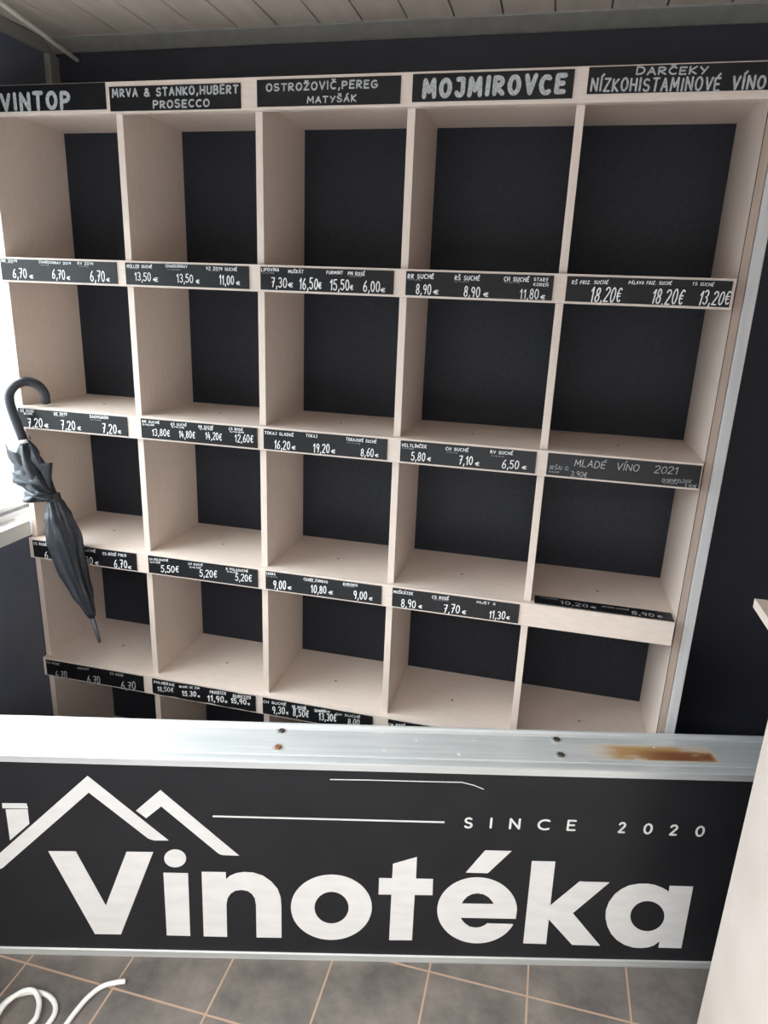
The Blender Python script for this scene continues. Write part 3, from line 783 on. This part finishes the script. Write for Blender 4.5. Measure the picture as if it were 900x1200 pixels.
# cove strip where the boards meet the back wall
bm = bmesh.new()
pr = [(WY, 2.262), (WY - 0.006, 2.262), (WY - 0.048, CEIL - 0.004), (WY - 0.048, CEIL), (WY, CEIL)]
vs = [[bm.verts.new((x, y, z)) for (y, z) in pr] for x in (WX, RX)]
for i in range(5):
    j = (i + 1) % 5
    bm.faces.new((vs[0][i], vs[0][j], vs[1][j], vs[1][i]))
bm.faces.new(vs[0][::-1])
bm.faces.new(vs[1])
struct(obj('trim_1', bm, M['grey_frame']))
# grey frame rail under the ceiling and corner post on the left wall
bm = bmesh.new()
box(bm, WX, WX + 0.012, FY, WY, 2.252, CEIL - 0.001)
struct(obj('trim_2', bm, M['grey_frame'], bevel=0.002))
bm = bmesh.new()
box(bm, WX, WX + 0.020, WY - 0.040, WY, 2.085, 2.252)
struct(obj('trim_3', bm, M['grey_frame'], bevel=0.002))
# left window: frame, glass, seal, sill
win = struct(box_obj('window_1', (WX - 0.075, WX - 0.071, WY0 + 0.05, WY1 - 0.045, WZ0 + 0.045, WZ1 - 0.05), M['glass']))
bm = bmesh.new()
fx0, fx1 = WX - 0.092, WX - 0.050
box(bm, fx0, fx1, WY0, WY1, WZ0, WZ0 + 0.045)
box(bm, fx0, fx1, WY0, WY1, WZ1 - 0.05, WZ1)
box(bm, fx0, fx1, WY0, WY0 + 0.05, WZ0 + 0.045, WZ1 - 0.05)
box(bm, fx0, fx1, WY1 - 0.045, WY1, WZ0 + 0.045, WZ1 - 0.05)
box(bm, fx0, fx1, -0.85, -0.80, WZ0 + 0.045, WZ1 - 0.05)
obj('window_frame', bm, M['white_frame'], win, bevel=0.003)
bm = bmesh.new()
box(bm, fx1, fx1 + 0.006, WY0 + 0.02, WY1 - 0.02, WZ0 + 0.024, WZ0 + 0.032)
obj('seal', bm, M['seal'], win)
obj_sill = box_obj('window_sill', (WX - 0.09, WX + 0.002, WY0, -0.0005, WZ0 - 0.047, WZ0), M['sill'], win, bevel=0.003)
# unseen long low building opposite, added to block low sky and dim the front
bm = bmesh.new()
box(bm, -6, 12, -11.0, -9.0, -0.25, 4.2)
box(bm, -6.2, 12.2, -11.1, -8.9, 4.2, 4.35)
struct(obj('sky_blocking_building', bm, M['sky_blocker']))
# pale paving outside
bm = bmesh.new()
box(bm, -14, -0.2, -14, 12, -0.35, -0.25)
box(bm, -0.2, 14, -14, FY - 0.1, -0.35, -0.25)
g = obj('ground_outside', bm, M['paving'])
g['kind'] = 'structure'

# ------------------------------------------------------------------ the wine rack
X = DATA['X']
Z = DATA['Z'] + [0.0850]
ZH, FH, HH, DEP, ZT = (DATA['misc'][k] for k in ('Zh', 'fh', 'hh', 'd', 'zt'))
T = 0.018
XL, XR = X[0] - T / 2, X[5] + T / 2
FR = 1.8362
rack = thing('wine_rack', 'tall pale open shelving unit of five columns with black back, against the wall', 'shelving unit', (0, 0, 0))
for xc in (X[0], X[5]):
    box_obj('side_panel', (xc - T / 2, xc + T / 2, 0, DEP, 0, ZT + T), M['wood_up'], rack, 0.0008)
for xc in X[1:5]:
    box_obj('divider', (xc - T / 2, xc + T / 2, 0, DEP - 0.0005, 0, ZT), M['wood_up'], rack, 0.0008)
box_obj('edge_strip', (X[5] - T / 2 + 0.0018, X[5] + T / 2 - 0.0003, -0.0007, 0.0002, 0.001, ZT - 0.03), M['edge_strip'], rack)  # narrow browner strip along the front edge of the right panel
box_obj('seam', (X[5] - T / 2 + 0.0001, X[5] - T / 2 + 0.0018, -0.0006, 0.0002, 0.001, ZT - 0.03), M['hole'], rack)
box_obj('top_board', (XL + T, XR - T, 0, DEP, ZT, ZT + T), M['wood_side'], rack, 0.0008)
box_obj('back_panel', (XL + 0.001, XR - 0.001, DEP, DEP + 0.006, 0.0, ZT + T), M['black_board'], rack)
for z in Z:
    for i in range(5):
        xa, xb = X[i] + T / 2, X[i + 1] - T / 2
        s = box_obj('shelf_board', (xa, xb, 0, DEP - 0.0005, z - T, z), M['wood_side'], rack, 0.0006)
        bm = bmesh.new()
        xm, ym = (xa + xb) / 2 - 0.004, 0.125
        tube(bm, [(xm, ym, z - 0.002), (xm, ym, z + 0.0006)], 0.0032, 10)
        obj('screw', bm, M['hole'], s)
for z in Z:
    box_obj('fascia_board', (XL, FR, -T, 0, z - FH, z), M['wood_side'], rack, 0.0010)
box_obj('header_board', (XL - 0.0005, 1.882, -T, 0, ZH, ZH + HH), M['wood_side'], rack, 0.0010)
# brushed metal strip standing against the right side of the rack
bm = bmesh.new()
box(bm, XR + 0.0015, XR + 0.0255, -0.003, 0.000, 0.0, ZH - 0.001)
box(bm, XR + 0.0015, XR + 0.0035, 0.000, DEP + 0.006, 0.0, ZH - 0.001)
tag(obj('metal_strip', bm, M['alu_pole'], bevel=0.0008),
    'tall narrow silver metal corner strip beside the right edge of the shelving', 'metal strip')

# ------------------------------------------------------------------ labels on the rack
YL = -T - 0.003
CAPTION = {
    (1, 0): 'black price strip chalked 6,70 three times, above the umbrella in the leftmost column',
    (1, 1): 'dark price strip chalked 13,50 twice and 11,00, in the second column',
    (1, 2): 'price strip chalked 7,30, 16,50, 15,50 and 6,00, in the middle column',
    (1, 3): 'black price strip chalked 8,90 twice and 11,80, in the fourth column',
    (1, 4): 'black price strip chalked 18,20 twice and 13,20, in the rightmost column',
    (2, 0): 'black price strip chalked 7,20 three times, beside the umbrella hook',
    (2, 1): 'price strip chalked 13,80, 14,80, 14,20 and 12,60, in the second column',
    (2, 2): 'black price strip chalked 16,20, 19,20 and 8,60, in the middle column',
    (2, 3): 'black price strip chalked 5,80, 7,10 and 6,50, in the fourth column',
    (2, 4): 'black strip chalked with young wine of 2021, in the rightmost column',
    (3, 0): 'black price strip partly hidden behind the hanging umbrella, ending in 6,70',
    (3, 1): 'dark price strip chalked 5,50 and 5,20 twice, right of the umbrella',
    (3, 2): 'black price strip chalked 9,00, 10,80 and 9,00, in the middle column',
    (3, 3): 'black price strip chalked 8,90, 7,70 and 11,30, in the fourth column',
    (4, 0): 'black price strip chalked faintly 6,70 three times, below the umbrella tip',
    (4, 1): 'uneven strip chalked 18,50, 15.30, 11,90 and 15,90, above the big sign',
    (4, 2): 'price strip chalked 9,30, 8,50 and 13,30, partly behind the big sign',
    (4, 3): 'black price strip almost wholly hidden behind the big sign, only a corner showing',
}
HCAPTION = {
    0: 'black header plate with one grey chalk word, leftmost on the header board',
    1: 'black header plate with two lines of chalk capitals and an ampersand, second from left',
    2: 'black header plate with two lines of accented chalk capitals, above the middle column',
    3: 'black header plate with one bold grey chalk word, above the fourth column',
    4: 'longest black header plate with chalk lines reaching the top edge, rightmost on the header',
}


def place_on_front(ox, oz):
    return lambda a, b: (a - ox, -0.00335, b - oz)


def make_label(row, c, x0, x1, z0, z1, items, name, caption, cat, group):
    rnd = random.Random(row * 17 + c * 5 + 3)
    xm = (x0 + x1) / 2
    t = thing(name, caption, cat, (xm, -T, z0), 0, group)
    bm = bmesh.new()
    if (row, c) == (4, 1):       # the uneven home-made strip
        n = 14
        top, bot = [], []
        for i in range(n + 1):
            x = x0 + (x1 - x0) * i / n - xm
            top.append((x, z1 - z0 + rnd.uniform(-0.0022, 0.0004)))
            bot.append((x, rnd.uniform(-0.0010, 0.0022)))
        flat_shape(bm, [bot + top[::-1]], lambda a, b, d: (a, -d, b), 0.003)
    else:
        box(bm, x0 - xm, x1 - xm, -0.003, 0, 0, z1 - z0)
    obj('board', bm, M['chalkboard'], t, bevel=0.0004)
    groups = []                     # a euro sign belongs to the figure before it, each caption is a part of its own
    for it in items:
        if it[0] == '€' and groups:
            groups[-1].append(it)
        else:
            groups.append([it])
    for gr in groups:
        bm = bmesh.new()
        h0 = gr[0][5]
        small = h0 < 0.0045
        for txt, ax, az, bx, bz, h, wf in gr:
            if name == 'header_plate' and c in (0, 3):
                az, bz, h = az - 0.002, bz - 0.002, h * 1.12
            tall = 1.36 if any(q in ACC for q in txt) else 1.04
            dz = 0.0 if name == 'header_plate' else min(0.0, z1 - 0.0012 - h * tall - max(az, bz))
            az, bz = az + dz, bz + dz
            if wf is None:
                wf = 0.10 if h > 0.016 else (0.17 if h > 0.006 else 0.2)
            write(bm, txt, (ax, az), (bx, bz), h, h * wf, place_on_front(xm, z0), rnd,
                  slant=(0.12 if (row, c) in ((1, 4), (2, 4)) else 0.03))
        if name == 'header_plate':
            nm, mat = 'lettering', M['chalk_grey']
        elif small:
            nm, mat = 'small_print', M['chalk_faint']
        else:
            nm = 'price' if gr[0][0][0].isdigit() else 'caption'
            mat = M['chalk_grey'] if (row, c) in ((4, 0), (2, 4)) else M['chalk']
        obj(nm, bm, mat, t)
    return t


for row, c, x0, x1, z0, z1, items in DATA['labels']:
    make_label(row, c, x0, x1, z0, z1, items, 'price_strip', CAPTION[(row, c)], 'price label', 'chalk price strips on the shelf fronts')
for row, c, x0, x1, z0, z1, items in DATA['headers']:
    if c == 0:
        x0 = XL + 0.002
    if c == 4:
        x1 = 1.842
        z1 = min(z1, ZH + HH) - 0.003
    make_label(row, c, x0, x1, z0, z1, items, 'header_plate', HCAPTION[c], 'name plate', 'chalk name plates along the header board')

# the strip that has come off and lies on its back
zf = Z[2]
t = thing('price_strip', 'fallen black price strip lying flat behind the front board in the rightmost column', 'price label',
          (1.665, 0.010, zf), R(-0.4), 'chalk price strips on the shelf fronts')
bm = bmesh.new()
box(bm, -0.169, 0.169, -0.022, 0.026, 0.0, 0.003)
obj('board', bm, M['chalkboard'], t, bevel=0.0004)
bm = bmesh.new()
rn = random.Random(5)
def flat(a, b):
    return (a, b, 0.0033)


pl = flat
for nm, runs in (('price', (('10,20', -0.105, -0.035, -0.012, 0.021, 0.0026), ('€', -0.030, -0.014, -0.011, 0.012, 0.0022))),
                 ('price', (('8,90', 0.070, 0.125, -0.016, 0.021, 0.0026), ('€', 0.130, 0.145, -0.014, 0.012, 0.0022))),
                 ('caption', (('TRAMÍN', -0.162, -0.112, 0.010, 0.008, 0.0012),)),
                 ('caption', (('DEVÍN SUCHÉ', 0.000, 0.066, 0.004, 0.008, 0.0012),))):
    for txt, xa, xb, yy, hh, ww in runs:
        write(bm, txt, (xa, yy), (xb, yy), hh, ww, pl, rn)
    obj(nm, bm, M['chalk_grey'], t)
    bm = bmesh.new()
bm.free()

# ------------------------------------------------------------------ big light-box sign standing on the floor
S0, ST = DATA['sign']['S0'], DATA['sign']['t']
sign = thing('shop_sign', 'large black sign box with white house outline and wide lettering on the tiled floor', 'sign',
             tuple(S0), math.atan2(ST[1], ST[0]))
SA, SB, SH, SD = -0.272, 2.00, 0.593, 0.156


def profile(name, prof, mat, bevel=0.0):
    bm = bmesh.new()
    a = [bm.verts.new((SA, d, h)) for d, h in prof]
    b = [bm.verts.new((SB, d, h)) for d, h in prof]
    n = len(prof)
    for i in range(n):
        j = (i + 1) % n
        bm.faces.new((a[i], b[i], b[j], a[j]))
    bm.faces.new(a)
    bm.faces.new(b[::-1])
    bmesh.ops.recalc_face_normals(bm, faces=bm.faces)
    return obj(name, bm, mat, sign, bevel)


profile('face_panel', [(0.003, 0.018), (0.008, 0.018), (0.008, 0.578), (0.003, 0.578)], M['face_black'])
top = profile('top_sheet', [(0.0, 0.576), (0.0, 0.593), (0.003, 0.5945), (0.013, 0.5945), (0.016, 0.5905), (0.034, 0.5885), (0.037, 0.5900),
                            (0.040, 0.5885), (0.136, 0.5885), (0.140, 0.5905), (0.144, 0.5895), (0.150, 0.5945), (0.156, 0.5945),
                            (0.156, 0.576)], M['rusty_alu'])
profile('bottom_rail', [(-0.001, 0.0), (-0.001, 0.019), (0.002, 0.021), (0.010, 0.021), (0.010, 0.012), (0.156, 0.012), (0.156, 0.0)], M['alu'], 0.0006)
profile('back_sheet', [(0.153, 0.012), (0.156, 0.012), (0.156, 0.576), (0.153, 0.576)], M['alu'])
for s0, s1 in ((SA, SA + 0.003), (SB - 0.003, SB)):
    bm = bmesh.new()
    box(bm, s0, s1, 0.0085, 0.1525, 0.0125, 0.5755)
    obj('end_sheet', bm, M['alu'], sign)


def on_face(a, b, d):
    return (a, 0.003 - d, b)


for key, nm, mt in (('emblem', 'house_emblem', M['vinyl']), ('name', 'name_lettering', M['vinyl']),
                    ('rule', 'thin_line', M['vinyl']), ('scratch', 'scratch', M['chalk'])):
    bm = bmesh.new()
    for loops in DATA['L'][key]:
        flat_shape(bm, loops, on_face, 0.0007)
    obj(nm, bm, mt, sign)
for ch, ax, az, bx, bz, h in DATA['since']:
    bm = bmesh.new()
    pt = lambda a, b: (a, 0.0024, b)
    gw, st = G[ch]
    w = 0.0055
    if ch == 'I':
        stroke(bm, [((ax + bx) / 2, az + 0.003), ((ax + bx) / 2, az + h - 0.003)], w, pt)
    else:
        for s in st:
            stroke(bm, [(ax + w / 2 + a / gw * (bx - ax - w), az + (bz - az) * a / gw + w / 2 + b / 6 * (h - w)) for a, b in s], w, pt, 8)
    obj('tagline_letter', bm, M['vinyl'], sign)
for (s, d, rusty, rx) in ((0.6948, 0.1285, 0, 0.6), (0.6953, 0.0635, 1, 0.9), (1.3818, 0.1249, 0, 0.4), (1.3768, 0.0637, 0, 1.2)):
    bm = bmesh.new()
    pts = [(s, d, 0.5870), (s, d, 0.5905), (s, d, 0.5925)]
    tube(bm, pts, lambda t: 0.0100 if t < 0.7 else 0.0070, 6)
    c, sn = math.cos(rx), math.sin(rx)
    sc = obj('screw', bm, M['screw_rust'] if rusty else M['screw'], top)
    bm = bmesh.new()
    tube(bm, [(s, d, 0.5878), (s, d, 0.5890)], 0.0160, 16)
    obj('washer', bm, M['alu'], sc)
bm = bmesh.new()
for (s, d, r) in ((0.9492, 0.0648, 0.0028), (1.1296, 0.0563, 0.0034), (1.0297, 0.1055, 0.0022), (1.172, 0.1119, 0.0024), (1.62, 0.104, 0.0025), (0.945, 0.135, 0.003)):
    tube(bm, [(s, d, 0.5884), (s, d, 0.5890)], r, 8)
obj('paint_drops', bm, M['dust'], top)

# ------------------------------------------------------------------ counter at the right
cx0, cy1 = 1.945, -0.402
counter = thing('shop_counter', 'cream laminate counter with thin overhanging top at the right edge of the view', 'counter', (cx0, cy1, 0))
CW, CD, CT = 0.56, 1.05, 1.1085
box_obj('side_panel', (0, 0.018, -CD, 0, 0, CT), M['wood_counter'], counter, 0.001)
box_obj('side_panel', (CW - 0.018, CW, -CD, 0, 0, CT), M['wood_counter'], counter, 0.001)
box_obj('end_panel', (0.0185, CW - 0.0185, -0.019, -0.001, 0, CT - 0.0005), M['wood_counter'], counter, 0.001)
box_obj('end_panel', (0.0185, CW - 0.0185, -CD + 0.001, -CD + 0.019, 0.0, CT - 0.0005), M['wood_counter'], counter, 0.001)
box_obj('inner_shelf', (0.0185, CW - 0.0185, -CD + 0.0195, -0.0195, 0.55, 0.568), M['wood_counter'], counter, 0.001)
box_obj('countertop', (1.882 - cx0, CW + 0.02, -CD - 0.03, 0.012, CT, CT + 0.0175), M['wood_side'], counter, 0.001)

# ------------------------------------------------------------------ umbrella hooked over the second front board
U = DATA['umb']
root0 = Vector(U['axis'][-1])
um = thing('umbrella', 'closed black umbrella hooked by its crook handle over the shelf front at left', 'umbrella', tuple(root0))


def loc(pts):
    return [tuple(Vector(p) - root0) for p in pts]


bm = bmesh.new()
tube(bm, smooth_path(loc(U['hook']), 5), lambda t: 0.0130 if t > 0.03 else 0.0108, 14)
h = obj('crook_handle', bm, M['umbrella_handle'], um, smooth=True)
ax = loc(U['axis'])
bm = bmesh.new()
a0, a1 = Vector(ax[0]), Vector(ax[1])
tube(bm, [a0 + (a0 - a1) * 0.06, a0 + (a1 - a0) * 0.12], 0.0148, 14)
obj('collar', bm, M['white_plastic'], um, smooth=True)
bm = bmesh.new()
tube(bm, [Vector(ax[0]), Vector(ax[1]), Vector(ax[2]), Vector(ax[3])], 0.006, 8)
obj('shaft', bm, M['umbrella_metal'], um, smooth=True)
# wrapped lower canopy: radius profile along the axis with soft folds
body = smooth_path(ax[3:8], 8)


def body_r(t):
    ks = [(0, 0.017), (0.10, 0.026), (0.22, 0.037), (0.42, 0.045), (0.62, 0.039), (0.82, 0.029), (0.95, 0.016), (1, 0.010)]
    for (a, ra), (b, rb) in zip(ks, ks[1:]):
        if t <= b:
            f = (t - a) / (b - a)
            f = f * f * (3 - 2 * f)
            return ra + (rb - ra) * f
    return ks[-1][1]


bm = bmesh.new()
tube(bm, body, body_r, 48, 1.0, lambda t, a: 1.0 + 0.13 * math.sin(5 * a + 5.0 * t) + 0.05 * math.sin(11 * a - 4.0 * t + 1.0)
     - 0.20 * max(0.0, math.sin(8 * a + 3.5 * t)) ** 4)
can = obj('canopy', bm, M['umbrella_cloth'], um, smooth=True)
# loose gathered cloth above the strap
up = smooth_path([ax[0], ax[1], ax[2], ax[3]], 6)
bm = bmesh.new()
tube(bm, up[1:], lambda t: 0.012 + 0.022 * math.sin(math.pi * min(1, t * 1.05)) ** 1.2 + 0.004 * t, 40, 1.0,
     lambda t, a: 1.0 + 0.26 * math.sin(4 * a + 2.0 * t) * (1 - 0.4 * t) + 0.08 * math.sin(9 * a))
obj('gathered_cloth', bm, M['umbrella_cloth'], um, smooth=True)
for k, pet in enumerate(U['petals']):
    P = [Vector(p) - root0 for p in pet]
    c = sum(P, Vector()) / len(P) + Vector((0.0, -0.010, 0.004))
    bm = bmesh.new()
    n = len(P)
    rings = []
    for f in (1.0, 0.66, 0.33):
        ring = []
        for i in range(n * 3):
            q = P[i // 3].lerp(P[(i // 3 + 1) % n], (i % 3) / 3)
            v = c.lerp(q, f)
            v = v + Vector((0, -0.007 * math.sin(i * 1.05 + k) * f, 0))
            ring.append(bm.verts.new(v))
        rings.append(ring)
    cv = bm.verts.new(c)
    m_ = n * 3
    for a, b in zip(rings, rings[1:]):
        for i in range(m_):
            bm.faces.new((a[i], a[(i + 1) % m_], b[(i + 1) % m_], b[i]))
    for i in range(m_):
        bm.faces.new((rings[-1][i], rings[-1][(i + 1) % m_], cv))
    o = obj('loose_panel', bm, M['umbrella_cloth'], um, smooth=True)
    md = o.modifiers.new('thickness', 'SOLIDIFY')
    md.thickness = 0.0016
for p in U['tips']:
    q = Vector(p) - root0
    bm = bmesh.new()
    tube(bm, [q + Vector((-0.001, 0, 0.006)), q, q + Vector((0.004, 0, -0.008))], lambda t: 0.0012 + 0.0014 * t, 8)
    obj('rib_tip', bm, M['umbrella_metal'], um, smooth=True)
bm = bmesh.new()
sv = (Vector(ax[4]) - Vector(ax[3])).normalized()
tube(bm, [Vector(ax[3]) - sv * 0.010, Vector(ax[3]) + sv * 0.010], 0.0215, 20)
obj('strap', bm, M['umbrella_handle'], um, smooth=False)
bm = bmesh.new()
tube(bm, [Vector(ax[7]), Vector(ax[7]).lerp(Vector(ax[8]), 0.9), Vector(ax[8])], lambda t: 0.0070 - 0.003 * t, 10)
obj('ferrule', bm, M['umbrella_metal'], um, smooth=True)

# ------------------------------------------------------------------ white cable on the floor
path = [(x, y, 0.0062) for x, y in DATA['cable']]
path += [(0.553, -0.76, 0.0062), (0.535, -0.83, 0.0062), (0.48, -0.87, 0.0062), (0.41, -0.85, 0.0062), (0.372, -0.78, 0.0062)]
path += [(x, y, 0.0062) for x, y in DATA['coil']]
path += [(0.505, -0.77, 0.0062), (0.46, -0.81, 0.009), (0.41, -0.79, 0.013)]
path += [(x, y, 0.0165) for x, y in DATA['coil2']]
path += [(0.47, -0.80, 0.0165), (0.43, -0.83, 0.0165), (0.38, -0.81, 0.0165)]
bm = bmesh.new()
tube(bm, smooth_path(path, 6), 0.0060, 10)
tag(obj('cable', bm, M['white_plastic'], smooth=True), 'loosely coiled white cable lying on the dark floor tiles at lower left', 'cable')

# ------------------------------------------------------------------ thin pole under the ceiling
pa, pb = Vector(DATA['pole'][0]), Vector(DATA['pole'][1])
dv = (pa - pb).normalized()
end = pb + dv * ((CEIL - 0.006 - pb.z) / dv.z)
bm = bmesh.new()
tube(bm, [pb - dv * 0.004, pb + dv * 0.004, end], lambda t: 0.0058, 12)
tag(obj('pole', bm, M['pole_white'], smooth=True), 'thin off-white pole slanting from ceiling to back wall above the shelving', 'pole')
